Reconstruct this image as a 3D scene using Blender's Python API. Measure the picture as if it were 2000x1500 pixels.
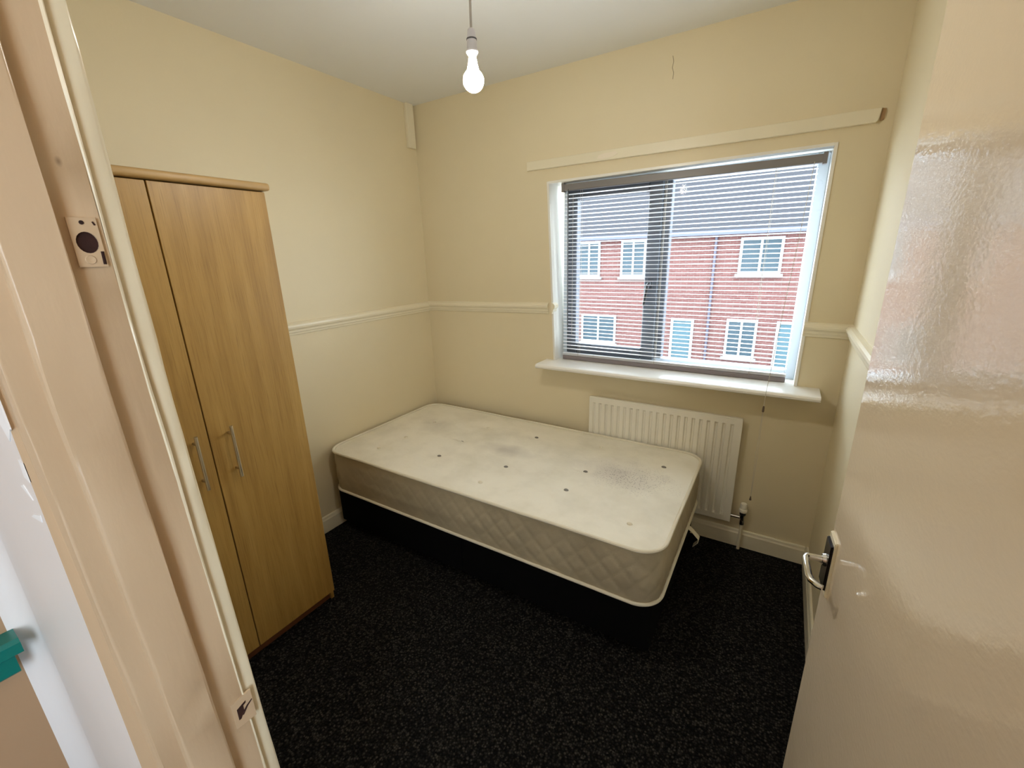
import bpy, bmesh, math, random
from mathutils import Vector, Matrix, noise

random.seed(7)
SC = bpy.context.scene
COL = SC.collection
for o in list(bpy.data.objects):
    bpy.data.objects.remove(o)
PI = math.pi

# ------------------------------------------------------------------ camera
cam_d = bpy.data.cameras.new('camera')
cam = bpy.data.objects.new('camera', cam_d)
COL.objects.link(cam)
SC.camera = cam
cam_d.sensor_width = 36.0
cam_d.lens = 842.0 / 2000 * 36.0
cam_d.clip_start = 0.01
cam_d.clip_end = 200
_r = Vector((0.8509, 0.5246, -0.0279)).normalized()
_u = Vector((-0.1274, 0.2576, 0.9578))
_u = (_u - _r * _u.dot(_r)).normalized()
_f = _u.cross(_r).normalized()
CAM = Vector((2.1733, -2.3627, 1.5685))
cam.matrix_world = Matrix(((_r.x, _u.x, -_f.x, CAM.x), (_r.y, _u.y, -_f.y, CAM.y), (_r.z, _u.z, -_f.z, CAM.z), (0, 0, 0, 1)))

# ------------------------------------------------------------------ world, lights, exposure
world = bpy.data.worlds.new('sky')
SC.world = world
world.use_nodes = True
_bg = world.node_tree.nodes['Background']
_bg.inputs['Color'].default_value = (0.80, 0.90, 1.0, 1)     # even overcast sky
_bg.inputs['Strength'].default_value = 14.0


def portal(name, loc, direction, sx, sy):
    l = bpy.data.lights.new(name, 'AREA')
    l.shape = 'RECTANGLE'
    l.size, l.size_y = sx, sy
    l.cycles.is_portal = True
    o = bpy.data.objects.new(name, l)
    COL.objects.link(o)
    o.location = loc
    o.rotation_euler = Vector(direction).to_track_quat('-Z', 'Y').to_euler()


portal('sky_portal_bedroom', (1.64, 0.20, 1.45), (0, -1, 0), 1.40, 1.12)
portal('sky_portal_hall', (2.86, -3.60, 1.475), (-1, 0, 0), 0.92, 1.37)

BULB_EMIT = 400.0
HALL_FILL_W = 9.0
SC.view_settings.view_transform = 'Standard'
SC.view_settings.look = 'None'
SC.view_settings.gamma = 1.0
SC.view_settings.use_curve_mapping = False
SC.view_settings.exposure = 0.0
SC.cycles.use_denoising = True
SC.cycles.max_bounces = 10
SC.cycles.diffuse_bounces = 6
SC.cycles.glossy_bounces = 4
SC.cycles.sample_clamp_indirect = 8.0

# ------------------------------------------------------------------ mesh helpers
WORLD_LOC = {}


def obj(name, bm, mat, parent=None, smooth=False):
    """link bm (world coordinates) as one mesh object, optionally a child of parent"""
    off = WORLD_LOC.get(parent.name, Vector()) if parent else Vector()
    if off.length > 0:
        bmesh.ops.translate(bm, verts=bm.verts, vec=-off)
    bmesh.ops.recalc_face_normals(bm, faces=bm.faces)
    me = bpy.data.meshes.new(name)
    bm.to_mesh(me)
    bm.free()
    if smooth:
        for p in me.polygons:
            p.use_smooth = True
        try:
            me.set_sharp_from_angle(angle=math.radians(40))
        except Exception:
            pass
    for m in (mat if isinstance(mat, (list, tuple)) else [mat]):
        me.materials.append(m)
    o = bpy.data.objects.new(name, me)
    COL.objects.link(o)
    if parent:
        o.parent = parent
    WORLD_LOC[o.name] = off.copy()
    return o


def empty(name, loc):
    o = bpy.data.objects.new(name, None)
    COL.objects.link(o)
    o.location = loc
    o.empty_display_size = 0.05
    WORLD_LOC[o.name] = Vector(loc)
    return o


def tag(o, label=None, cat=None, group=None, kind=None):
    if label:
        o['label'] = label
    if cat:
        o['category'] = cat
    if group:
        o['group'] = group
    if kind:
        o['kind'] = kind
    return o


def struct(name, bm, mat, smooth=False):
    return tag(obj(name, bm, mat, None, smooth), kind='structure')


def box(bm, x0, x1, y0, y1, z0, z1, bevel=0.0, seg=2, mi=0):
    vs = [bm.verts.new(p) for p in ((x0, y0, z0), (x1, y0, z0), (x1, y1, z0), (x0, y1, z0), (x0, y0, z1), (x1, y0, z1), (x1, y1, z1), (x0, y1, z1))]
    fs = [bm.faces.new([vs[i] for i in q]) for q in ((0, 3, 2, 1), (4, 5, 6, 7), (0, 1, 5, 4), (1, 2, 6, 5), (2, 3, 7, 6), (3, 0, 4, 7))]
    for f in fs:
        f.material_index = mi
    if bevel > 0:
        es = {e for f in fs for e in f.edges}
        bmesh.ops.bevel(bm, geom=list(es), offset=bevel, segments=seg, affect='EDGES', profile=0.5)
    return bm


def B(*a, **k):
    return box(bmesh.new(), *a, **k)


def prism(bm, poly, fn0, fn1, mi=0):
    """poly of (a,b) extruded between the points fn0(a,b) and fn1(a,b)"""
    v0 = [bm.verts.new(fn0(a, b)) for a, b in poly]
    v1 = [bm.verts.new(fn1(a, b)) for a, b in poly]
    n = len(poly)
    fs = [bm.faces.new(v0[::-1]), bm.faces.new(v1)]
    for i in range(n):
        fs.append(bm.faces.new((v0[i], v0[(i + 1) % n], v1[(i + 1) % n], v1[i])))
    for f in fs:
        f.material_index = mi
    return bm


def tube(bm, pts, r, n=10, cap=True):
    pts = [Vector(p) for p in pts]
    rs = r if isinstance(r, (list, tuple)) else [r] * len(pts)
    t = (pts[1] - pts[0]).normalized()
    a = t.orthogonal().normalized()
    rings = []
    for i, p in enumerate(pts):
        if i == 0:
            t = pts[1] - pts[0]
        elif i == len(pts) - 1:
            t = pts[-1] - pts[-2]
        else:
            t = (pts[i + 1] - p).normalized() + (p - pts[i - 1]).normalized()
        t = t.normalized()
        a = (a - t * a.dot(t)).normalized()
        b = t.cross(a)
        rings.append([bm.verts.new(p + (a * math.cos(2 * PI * k / n) + b * math.sin(2 * PI * k / n)) * rs[i]) for k in range(n)])
    for i in range(len(rings) - 1):
        for k in range(n):
            bm.faces.new((rings[i][k], rings[i][(k + 1) % n], rings[i + 1][(k + 1) % n], rings[i + 1][k]))
    if cap:
        bm.faces.new(rings[0][::-1])
        bm.faces.new(rings[-1])
    return bm


def lathe(bm, prof, origin, axis=(0, 0, 1), n=24):
    ax = Vector(axis).normalized()
    a = ax.orthogonal().normalized()
    b = ax.cross(a)
    o = Vector(origin)
    rings = []
    for r, h in prof:
        c = o + ax * h
        if r < 1e-6:
            rings.append([bm.verts.new(c)])
        else:
            rings.append([bm.verts.new(c + (a * math.cos(2 * PI * k / n) + b * math.sin(2 * PI * k / n)) * r) for k in range(n)])
    for i in range(len(rings) - 1):
        A, C = rings[i], rings[i + 1]
        for k in range(n):
            k2 = (k + 1) % n
            if len(A) == 1 and len(C) == 1:
                continue
            if len(A) == 1:
                bm.faces.new((A[0], C[k2], C[k]))
            elif len(C) == 1:
                bm.faces.new((A[k], A[k2], C[0]))
            else:
                bm.faces.new((A[k], A[k2], C[k2], C[k]))
    return bm


def grid(bm, P, nu, nv, wrap_u=False):
    vs = [[bm.verts.new(P(i, j)) for j in range(nv)] for i in range(nu)]
    for i in range(nu if wrap_u else nu - 1):
        for j in range(nv - 1):
            i2 = (i + 1) % nu
            bm.faces.new((vs[i][j], vs[i2][j], vs[i2][j + 1], vs[i][j + 1]))
    return vs


# ------------------------------------------------------------------ materials
def new_mat(name):
    m = bpy.data.materials.new(name)
    m.use_nodes = True
    nt = m.node_tree
    return m, nt, nt.nodes['Principled BSDF']


def node(nt, typ, **kw):
    n = nt.nodes.new(typ)
    for k, v in kw.items():
        if k in n.inputs:
            n.inputs[k].default_value = v
        else:
            setattr(n, k, v)
    return n


def ramp(nt, fac, stops):
    r = nt.nodes.new('ShaderNodeValToRGB')
    cr = r.color_ramp
    while len(cr.elements) < len(stops):
        cr.elements.new(0.5)
    for e, (p, c) in zip(cr.elements, stops):
        e.position = p
        e.color = (*c, 1) if len(c) == 3 else c
    nt.links.new(fac, r.inputs['Fac'])
    return r.outputs['Color']


def coords(nt, scale=(1, 1, 1), rot=(0, 0, 0)):
    tc = nt.nodes.new('ShaderNodeTexCoord')
    mp = nt.nodes.new('ShaderNodeMapping')
    mp.inputs['Scale'].default_value = scale
    mp.inputs['Rotation'].default_value = rot
    nt.links.new(tc.outputs['Object'], mp.inputs['Vector'])
    return mp.outputs['Vector']


def noise_tex(nt, vec, scale, detail=3.0, rough=0.5):
    n = node(nt, 'ShaderNodeTexNoise', Scale=scale, Detail=detail, Roughness=rough)
    nt.links.new(vec, n.inputs['Vector'])
    return n.outputs['Fac']


def bump(nt, bsdf, height, strength, dist):
    b = nt.nodes.new('ShaderNodeBump')
    b.inputs['Strength'].default_value = strength
    b.inputs['Distance'].default_value = dist
    nt.links.new(height, b.inputs['Height'])
    nt.links.new(b.outputs['Normal'], bsdf.inputs['Normal'])
    return b


def mulc(c, k):
    return tuple(min(1, x * k) for x in c)


def paint(name, col, rough=0.6, var=0.06, vscale=1.5, bscale=120, bdist=0.0005, bstr=0.5, spec=0.5, stretch=(1, 1, 1), coat=0.0):
    m, nt, b = new_mat(name)
    v = coords(nt, stretch)
    c = ramp(nt, noise_tex(nt, v, vscale, 4), [(0.3, mulc(col, 1 - var)), (0.7, mulc(col, 1 + var))])
    nt.links.new(c, b.inputs['Base Color'])
    b.inputs['Roughness'].default_value = rough
    b.inputs['Specular IOR Level'].default_value = spec
    b.inputs['Coat Weight'].default_value = coat
    if bstr > 0:
        bump(nt, b, noise_tex(nt, v, bscale, 3), bstr, bdist)
    return m


def plain(name, col, rough=0.5, metal=0.0, spec=0.5):
    m, nt, b = new_mat(name)
    b.inputs['Base Color'].default_value = (*col, 1)
    b.inputs['Roughness'].default_value = rough
    b.inputs['Metallic'].default_value = metal
    b.inputs['Specular IOR Level'].default_value = spec
    v = coords(nt)
    r = nt.nodes.new('ShaderNodeMapRange')
    r.inputs['To Min'].default_value = max(0.02, rough - 0.06)
    r.inputs['To Max'].default_value = min(1, rough + 0.06)
    nt.links.new(noise_tex(nt, v, 40, 2), r.inputs['Value'])
    nt.links.new(r.outputs['Result'], b.inputs['Roughness'])
    return m


M_wall = paint('magnolia_wall_paint', (0.74, 0.65, 0.45), 0.55, 0.035, 1.2, 90, 0.0006, 0.35)
M_ceil = paint('white_ceiling_paint', (0.80, 0.81, 0.80), 0.8, 0.02, 1.5, 60, 0.0008, 0.3)
M_trim = paint('cream_gloss_paint', (0.80, 0.735, 0.56), 0.3, 0.03, 3, 40, 0.0006, 0.4)
M_white = paint('white_gloss_paint', (0.84, 0.82, 0.76), 0.28, 0.03, 3, 40, 0.0005, 0.4)
M_rad = paint('radiator_enamel', (0.80, 0.765, 0.66), 0.35, 0.02, 4, 30, 0.0002, 0.2)
M_hall = paint('hall_wall_paint', (0.42, 0.27, 0.155), 0.6, 0.04, 1.5, 110, 0.0006, 0.4)
M_hall_white = paint('hall_white_paint', (0.82, 0.80, 0.80), 0.5, 0.03, 2, 90, 0.0006, 0.3)
M_upvc = plain('white_upvc', (0.64, 0.72, 0.80), 0.3)
M_winframe = plain('shaded_window_frame', (0.085, 0.095, 0.115), 0.4)  # white sash and mullion, with the shade behind the blind put into the colour
M_chrome = plain('chrome', (0.62, 0.60, 0.56), 0.16, 1.0)
M_platedark = plain('dark_reflection_plate', (0.035, 0.030, 0.032), 0.25, 1.0)  # chrome backplate; the dark reflection on it is put into the colour
M_brass = plain('dull_nickel', (0.55, 0.49, 0.38), 0.35, 1.0)
M_black = plain('black_fabric', (0.0035, 0.0034, 0.0036), 0.95, 0, 0.1)
M_dark = plain('dark_hole', (0.030, 0.012, 0.010), 0.9)
M_rawwood = paint('raw_wood', (0.030, 0.009, 0.007), 0.9, 0.3, 60, 200, 0.001, 0.5)
M_cord = plain('grey_flex', (0.42, 0.39, 0.36), 0.6)
M_holder = plain('white_bakelite', (0.62, 0.61, 0.66), 0.35)
M_holdring = plain('dark_ring', (0.05, 0.05, 0.055), 0.6)
M_wand = plain('grey_plastic', (0.05, 0.055, 0.065), 0.35)
M_slat = plain('white_aluminium_slat', (0.90, 0.90, 0.92), 0.3)
M_rail = plain('blind_rail_aluminium', (0.22, 0.205, 0.205), 0.4)
M_string = plain('blind_string', (0.55, 0.50, 0.42), 0.8)
M_brown = plain('brown_plastic', (0.12, 0.085, 0.06), 0.5)
M_teal = plain('teal_gloss', (0.0, 0.155, 0.13), 0.3)
M_flake = plain('bare_plaster', (0.90, 0.92, 0.95), 0.8)
M_valve_black = plain('black_plastic', (0.015, 0.015, 0.015), 0.5)
M_valve_white = plain('white_plastic', (0.80, 0.76, 0.64), 0.4)


def mk_frame_paint():
    m, nt, b = new_mat('door_frame_gloss_paint')
    v = coords(nt, (1, 1, 0.35))
    col = (0.62, 0.475, 0.32)
    c1 = ramp(nt, noise_tex(nt, v, 3.0, 4), [(0.3, mulc(col, 0.95)), (0.7, mulc(col, 1.04))])
    # small dark scuffs and chips
    v2 = coords(nt, (1, 1, 0.6))
    vo = node(nt, 'ShaderNodeTexVoronoi', Scale=16.0)
    nt.links.new(v2, vo.inputs['Vector'])
    sc = ramp(nt, vo.outputs['Distance'], [(0.0, (1, 1, 1)), (0.045, (0, 0, 0))])
    mx = node(nt, 'ShaderNodeMix', data_type='RGBA')
    nt.links.new(sc, mx.inputs[0])
    nt.links.new(c1, mx.inputs[6])
    mx.inputs[7].default_value = (0.28, 0.19, 0.12, 1)
    nt.links.new(mx.outputs[2], b.inputs['Base Color'])
    b.inputs['Roughness'].default_value = 0.32
    bump(nt, b, noise_tex(nt, coords(nt, (1, 1, 0.25)), 70, 4), 0.5, 0.0012)
    return m


M_frame = mk_frame_paint()


def mk_door_paint():
    m, nt, b = new_mat('door_brushed_gloss_paint')
    col = (0.76, 0.655, 0.51)
    c1 = ramp(nt, noise_tex(nt, coords(nt), 2.0, 3), [(0.3, mulc(col, 0.96)), (0.7, mulc(col, 1.04))])
    nt.links.new(c1, b.inputs['Base Color'])
    b.inputs['Roughness'].default_value = 0.03
    b.inputs['Specular IOR Level'].default_value = 0.6
    # fine roller stipple, a little drawn out sideways, over broad waviness
    h1 = noise_tex(nt, coords(nt, (1, 0.55, 1)), 170.0, 2, 0.5)
    h2 = noise_tex(nt, coords(nt, (1, 0.5, 1)), 26.0, 2, 0.5)
    a = node(nt, 'ShaderNodeMath', operation='MULTIPLY_ADD')
    nt.links.new(h2, a.inputs[0])
    a.inputs[1].default_value = 1.2
    nt.links.new(h1, a.inputs[2])
    bump(nt, b, a.outputs[0], 1.0, 0.00024)
    return m


M_door = mk_door_paint()


def mk_oak():
    m, nt, b = new_mat('oak_laminate')
    v = coords(nt, (1, 9, 0.55))
    n1 = noise_tex(nt, v, 3.0, 6, 0.6)
    c1 = ramp(nt, n1, [(0.25, (0.30, 0.165, 0.040)), (0.5, (0.385, 0.224, 0.058)), (0.78, (0.46, 0.285, 0.083))])
    n2 = noise_tex(nt, coords(nt, (1, 120, 2.2)), 3.0, 4, 0.7)
    c2 = ramp(nt, n2, [(0.30, (0.62, 0.56, 0.50)), (0.50, (1, 1, 1))])
    mx = node(nt, 'ShaderNodeMix', data_type='RGBA', blend_type='MULTIPLY')
    mx.inputs[0].default_value = 0.75
    nt.links.new(c1, mx.inputs[6])
    nt.links.new(c2, mx.inputs[7])
    nt.links.new(mx.outputs[2], b.inputs['Base Color'])
    b.inputs['Roughness'].default_value = 0.42
    bump(nt, b, n2, 0.15, 0.0003)
    return m


M_oak = mk_oak()
M_oak_edge = paint('oak_edge', (0.40, 0.255, 0.10), 0.45, 0.12, 8, 100, 0.0003, 0.2, stretch=(1, 0.3, 1))
M_plinth = paint('dark_plinth', (0.16, 0.062, 0.028), 0.5, 0.1, 10, 100, 0.0002, 0.2)


def mk_carpet():
    m, nt, b = new_mat('black_fleck_carpet')
    v = coords(nt)
    # distort the cells a little so the loops are not a neat lattice
    vo = node(nt, 'ShaderNodeTexVoronoi', Scale=135.0)
    nt.links.new(v, vo.inputs['Vector'])
    sep = nt.nodes.new('ShaderNodeSeparateColor')
    nt.links.new(vo.outputs['Color'], sep.inputs['Color'])
    fleck = ramp(nt, sep.outputs[0], [(0.0, (0.002, 0.002, 0.002)), (0.30, (0.006, 0.0056, 0.005)), (0.62, (0.018, 0.0165, 0.0145)), (1.0, (0.046, 0.042, 0.036))])
    gap = ramp(nt, vo.outputs['Distance'], [(0.25, (1, 1, 1)), (0.7, (0.15, 0.15, 0.15))])
    mx = node(nt, 'ShaderNodeMix', data_type='RGBA', blend_type='MULTIPLY')
    mx.inputs[0].default_value = 1.0
    nt.links.new(fleck, mx.inputs[6])
    nt.links.new(gap, mx.inputs[7])
    nt.links.new(mx.outputs[2], b.inputs['Base Color'])
    b.inputs['Roughness'].default_value = 0.95
    b.inputs['Specular IOR Level'].default_value = 0.15
    inv = node(nt, 'ShaderNodeMath', operation='SUBTRACT')
    inv.inputs[0].default_value = 1.0
    nt.links.new(vo.outputs['Distance'], inv.inputs[1])
    bump(nt, b, inv.outputs[0], 0.8, 0.004)
    return m


M_carpet = mk_carpet()


def mk_mattress():
    m, nt, b = new_mat('mattress_ticking')
    v = coords(nt)
    base = ramp(nt, noise_tex(nt, v, 4.0, 5, 0.6), [(0.3, (0.74, 0.705, 0.60)), (0.55, (0.85, 0.815, 0.71)), (0.8, (0.88, 0.85, 0.75))])
    tc = nt.nodes.new('ShaderNodeTexCoord')

    def spot(cx, cy, rx, ry):
        mp = nt.nodes.new('ShaderNodeMapping')
        mp.vector_type = 'TEXTURE'
        mp.inputs['Location'].default_value = (cx, cy, 0.25)
        mp.inputs['Scale'].default_value = (rx, ry, 5)
        nt.links.new(tc.outputs['Object'], mp.inputs['Vector'])
        ln = nt.nodes.new('ShaderNodeVectorMath')
        ln.operation = 'LENGTH'
        nt.links.new(mp.outputs['Vector'], ln.inputs[0])
        ad = node(nt, 'ShaderNodeMath', operation='MULTIPLY_ADD')
        nt.links.new(noise_tex(nt, v, 7.0, 4), ad.inputs[0])
        ad.inputs[1].default_value = 0.8
        nt.links.new(ln.outputs['Value'], ad.inputs[2])
        return ramp(nt, ad.outputs[0], [(0.45, (1, 1, 1)), (1.35, (0, 0, 0))])

    def mix(fac, a, col):
        mx = node(nt, 'ShaderNodeMix', data_type='RGBA')
        nt.links.new(fac, mx.inputs[0])
        nt.links.new(a, mx.inputs[6])
        if isinstance(col, tuple):
            mx.inputs[7].default_value = (*col, 1)
        else:
            nt.links.new(col, mx.inputs[7])
        return mx.outputs[2]

    def mul(a, b_):
        mx = node(nt, 'ShaderNodeMix', data_type='RGBA', blend_type='MULTIPLY')
        mx.inputs[0].default_value = 1.0
        nt.links.new(a, mx.inputs[6])
        if isinstance(b_, tuple):
            mx.inputs[7].default_value = (*b_, 1)
        else:
            nt.links.new(b_, mx.inputs[7])
        return mx.outputs[2]

    # broad greyish stain, then mould speckle inside it
    st = spot(0.62, 0.07, 0.42, 0.27)
    c = mix(mul(st, (0.6, 0.6, 0.6)), base, (0.49, 0.44, 0.405))
    st2 = spot(-0.02, 0.02, 0.30, 0.14)
    c = mix(mul(st2, (0.5, 0.5, 0.5)), c, (0.42, 0.38, 0.33))
    st3 = spot(-0.62, 0.12, 0.25, 0.2)
    c = mix(mul(st3, (0.32, 0.32, 0.32)), c, (0.42, 0.38, 0.33))
    vo = node(nt, 'ShaderNodeTexVoronoi', Scale=95.0)
    nt.links.new(v, vo.inputs['Vector'])
    dots = ramp(nt, vo.outputs['Distance'], [(0.20, (1, 1, 1)), (0.36, (0, 0, 0))])
    c = mix(mul(mul(spot(0.68, 0.05, 0.40, 0.28), dots), (0.75, 0.75, 0.75)), c, (0.20, 0.165, 0.16))
    vo2 = node(nt, 'ShaderNodeTexVoronoi', Scale=13.0)
    nt.links.new(v, vo2.inputs['Vector'])
    d2 = ramp(nt, vo2.outputs['Distance'], [(0.07, (1, 1, 1)), (0.10, (0, 0, 0))])
    c = mix(mul(mul(spot(0.55, 0.06, 0.32, 0.22), d2), (0.9, 0.9, 0.9)), c, (0.10, 0.07, 0.07))
    nt.links.new(c, b.inputs['Base Color'])
    b.inputs['Roughness'].default_value = 0.85
    b.inputs['Specular IOR Level'].default_value = 0.2
    b.inputs['Sheen Weight'].default_value = 0.1
    bump(nt, b, noise_tex(nt, v, 45, 4), 0.4, 0.003)
    return m


M_matt = mk_mattress()
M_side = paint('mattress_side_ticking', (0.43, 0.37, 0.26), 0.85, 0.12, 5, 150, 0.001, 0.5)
M_pipe = paint('piping_cloth', (0.74, 0.69, 0.56), 0.7, 0.05, 10, 200, 0.0004, 0.3)
M_tuft = plain('grey_felt', (0.20, 0.19, 0.17), 0.95)


def mk_bulb():
    m, nt, b = new_mat('lit_bulb')
    b.inputs['Base Color'].default_value = (1, 1, 1, 1)
    b.inputs['Emission Color'].default_value = (1.0, 0.95, 0.86, 1)
    b.inputs['Emission Strength'].default_value = BULB_EMIT
    return m


M_bulb = mk_bulb()


def mk_glass():
    m, nt, b = new_mat('window_glass')
    out = nt.nodes['Material Output']
    tr = nt.nodes.new('ShaderNodeBsdfTransparent')
    tr.inputs['Color'].default_value = (0.93, 0.95, 0.95, 1)
    gl = nt.nodes.new('ShaderNodeBsdfGlossy')
    gl.inputs['Roughness'].default_value = 0.02
    fr = node(nt, 'ShaderNodeFresnel', IOR=1.45)
    mx = nt.nodes.new('ShaderNodeMixShader')
    mf = node(nt, 'ShaderNodeMath', operation='MULTIPLY')
    mf.inputs[1].default_value = 0.1
    nt.links.new(fr.outputs[0], mf.inputs[0])
    nt.links.new(mf.outputs[0], mx.inputs[0])
    nt.links.new(tr.outputs[0], mx.inputs[1])
    nt.links.new(gl.outputs[0], mx.inputs[2])
    nt.links.new(mx.outputs[0], out.inputs['Surface'])
    return m


M_glass = mk_glass()


def mk_brick():
    m, nt, b = new_mat('red_brickwork')
    b.inputs['Specular IOR Level'].default_value = 0.15
    v = coords(nt, (1, 1, 1), (PI / 2, 0, 0))
    br = nt.nodes.new('ShaderNodeTexBrick')
    nt.links.new(v, br.inputs['Vector'])
    br.inputs['Color1'].default_value = (0.085, 0.030, 0.027, 1)
    br.inputs['Color2'].default_value = (0.11, 0.045, 0.040, 1)
    br.inputs['Mortar'].default_value = (0.12, 0.09, 0.08, 1)
    br.inputs['Scale'].default_value = 1.0
    br.inputs['Brick Width'].default_value = 0.225
    br.inputs['Row Height'].default_value = 0.075
    br.inputs['Mortar Size'].default_value = 0.008
    nt.links.new(br.outputs['Color'], b.inputs['Base Color'])
    b.inputs['Roughness'].default_value = 0.85
    return m


M_brick = mk_brick()
M_tile = paint('grey_roof_tile', (0.032, 0.032, 0.036), 0.9, 0.15, 12, 30, 0.004, 0.5, spec=0.05, stretch=(1, 4, 4))
M_fascia = plain('grey_fascia', (0.085, 0.09, 0.115), 0.7, 0, 0.1)
M_farwhite = plain('far_white_frame', (0.24, 0.25, 0.26), 0.6, 0, 0.1)  # white window frames toned down to grey
M_housepane = plain('far_window_glass', (0.035, 0.05, 0.06), 0.15, 0.0, 0.12)
M_tealdoor = plain('painted_front_door', (0.05, 0.085, 0.10), 0.5, 0, 0.1)
M_downpipe = plain('grey_downpipe', (0.05, 0.045, 0.065), 0.5)
M_tarmac = paint('tarmac', (0.09, 0.09, 0.095), 0.8, 0.1, 3, 80, 0.004, 0.4)
M_paving = paint('paving', (0.16, 0.16, 0.16), 0.8, 0.1, 2, 60, 0.003, 0.4)
M_concrete = plain('concrete_sill', (0.17, 0.165, 0.16), 0.8)

# ------------------------------------------------------------------ room shell
W, H = 2.447, 2.5
YF, YH = -2.204, -2.298          # bedroom face and hall face of the door wall
HX0, HX1, HY1 = 1.165, 2.72, -4.60   # hall

struct('floor', B(-0.1, 2.95, -4.9, 0.30, -0.10, 0.0), M_carpet)
struct('ceiling', B(-0.1, 2.95, -4.9, 0.30, H, H + 0.10), M_ceil)
struct('wall_left', B(-0.10, 0.0, YH, 0.0, 0.0, H), M_wall)
struct('wall_right', B(W, W + 0.10, YF, 0.0, 0.0, H), M_wall)

# window wall with a slightly out-of-square opening
OPEN = dict(tl=(0.962, 1.958), tr=(2.284, 1.970), br=(2.281, 0.936), bl=(1.004, 0.930))
WT = 0.26
bm = bmesh.new()
a0, a1 = -0.10, W + 0.10
for poly in ([(a0, 0), (OPEN['bl'][0], 0), OPEN['bl'], OPEN['tl'], (OPEN['tl'][0], H), (a0, H)],
             [(OPEN['br'][0], 0), (a1, 0), (a1, H), (OPEN['tr'][0], H), OPEN['tr'], OPEN['br']],
             [OPEN['tl'], OPEN['tr'], (OPEN['tr'][0], H), (OPEN['tl'][0], H)],
             [(OPEN['bl'][0], 0), (OPEN['br'][0], 0), OPEN['br'], OPEN['bl']]):
    prism(bm, poly, lambda x, z: (x, 0.0, z), lambda x, z: (x, WT, z))
wall_back = struct('wall_back', bm, M_wall)
# hairline crack high on the window wall
bm = bmesh.new()
cp = [(1.606, 2.418), (1.611, 2.395), (1.607, 2.372), (1.614, 2.350), (1.612, 2.325)]
tube(bm, [(x, -0.0002, z) for x, z in cp], 0.0012, 5)
obj('crack', bm, plain('crack_shadow', (0.25, 0.20, 0.12), 0.9), wall_back)

# white painted plaster edge around the reveal
bm = bmesh.new()
t = 0.012


def reveal_strip(p, q, inward, e0=0.0, e1=0.0):
    # lining board on the reveal, just proud of the wall, running into the reveal
    (x0, z0), (x1, z1) = p, q
    dx, dz = inward
    x0, x1 = x0 - e0, x1 + e1
    poly = [(x0, z0), (x1, z1), (x1 + dx * t, z1 + dz * t), (x0 + dx * t, z0 + dz * t)]
    prism(bm, poly, lambda x, z: (x, -0.006, z), lambda x, z: (x, 0.16, z))


reveal_strip(OPEN['bl'], OPEN['tl'], (1, 0))
reveal_strip(OPEN['tr'], OPEN['br'], (-1, 0))
reveal_strip((OPEN['tl'][0], OPEN['tl'][1] + 0.001), (OPEN['tr'][0], OPEN['tr'][1] + 0.001), (0, -1), -0.0125, -0.0125)
struct('trim_1', bm, M_white)

# door wall, with doorway
JX0, JX1, DH = 1.647, 2.409, 2.02
LT = 0.028
bm = bmesh.new()
box(bm, -0.10, JX0 - LT, YH, YF, 0, H)
box(bm, JX1 + LT, HX1 + 0.1, YH, YF, 0, H)
box(bm, JX0 - LT, JX1 + LT, YH, YF, DH + LT, H)
for f in bm.faces:
    if f.normal.y < -0.5 or abs(f.calc_center_median().y - YH) < 1e-4:
        f.material_index = 1
    if abs(f.calc_center_median().x - (JX0 - LT)) < 1e-4:
        f.material_index = 2
struct('wall_front', bm, [M_wall, M_hall_white, M_frame])

# hall beyond the doorway (behind the camera)
struct('wall_hall_left', B(HX0 - 0.10, HX0, HY1, YH, 0, H), M_hall)
struct('wall_hall_rear', B(HX0 - 0.1, HX1 + 0.1, HY1 - 0.15, HY1, 0, H), M_hall)
bm = bmesh.new()
wy0, wy1, wz0, wz1 = -4.05, -3.15, 0.80, 2.15
XW = HX1 + 0.12
box(bm, HX1, XW, HY1, wy0, 0, H)
box(bm, HX1, XW, wy1, YH, 0, H)
box(bm, HX1, XW, wy0, wy1, 0, wz0)
box(bm, HX1, XW, wy0, wy1, wz1, H)
struct('wall_hall_right', bm, M_hall)
w2 = tag(empty('window_2', (HX1 + 0.06, (wy0 + wy1) / 2, wz0)), kind='structure')  # unseen window, added to match the daylight on the hall wall
bm = bmesh.new()
for a in ((wy0, wy0 + 0.05, wz0, wz1), (wy1 - 0.05, wy1, wz0, wz1), (wy0 + 0.05, wy1 - 0.05, wz0, wz0 + 0.05), (wy0 + 0.05, wy1 - 0.05, wz1 - 0.05, wz1)):
    box(bm, HX1 + 0.04, HX1 + 0.10, a[0], a[1], a[2], a[3])
obj('frame', bm, M_upvc, w2)
obj('pane', B(HX1 + 0.070, HX1 + 0.074, wy0 + 0.05, wy1 - 0.05, wz0 + 0.05, wz1 - 0.05), M_glass, w2)

# rounded fillet where the two hall walls meet, beside the door frame
bm = bmesh.new()
poly = [(HX0, YH)]
rf = 0.03
for k in range(7):
    a = k / 6 * PI / 2
    poly.append((HX0 + rf - rf * math.sin(a), YH - rf + rf * math.cos(a)))
prism(bm, poly, lambda x, y: (x, y, 0), lambda x, y: (x, y, H))
struct('trim_2', bm, M_hall_white, True)


# ------------------------------------------------------------------ door frame (old, slightly bowed below the lock)
def bow(z):
    return max(0.0, 1.45 - z) * 0.018


def wob(z, s):
    return 0.0012 * noise.noise(Vector((s * 3.7, z * 9.0, 0.3)))


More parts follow.
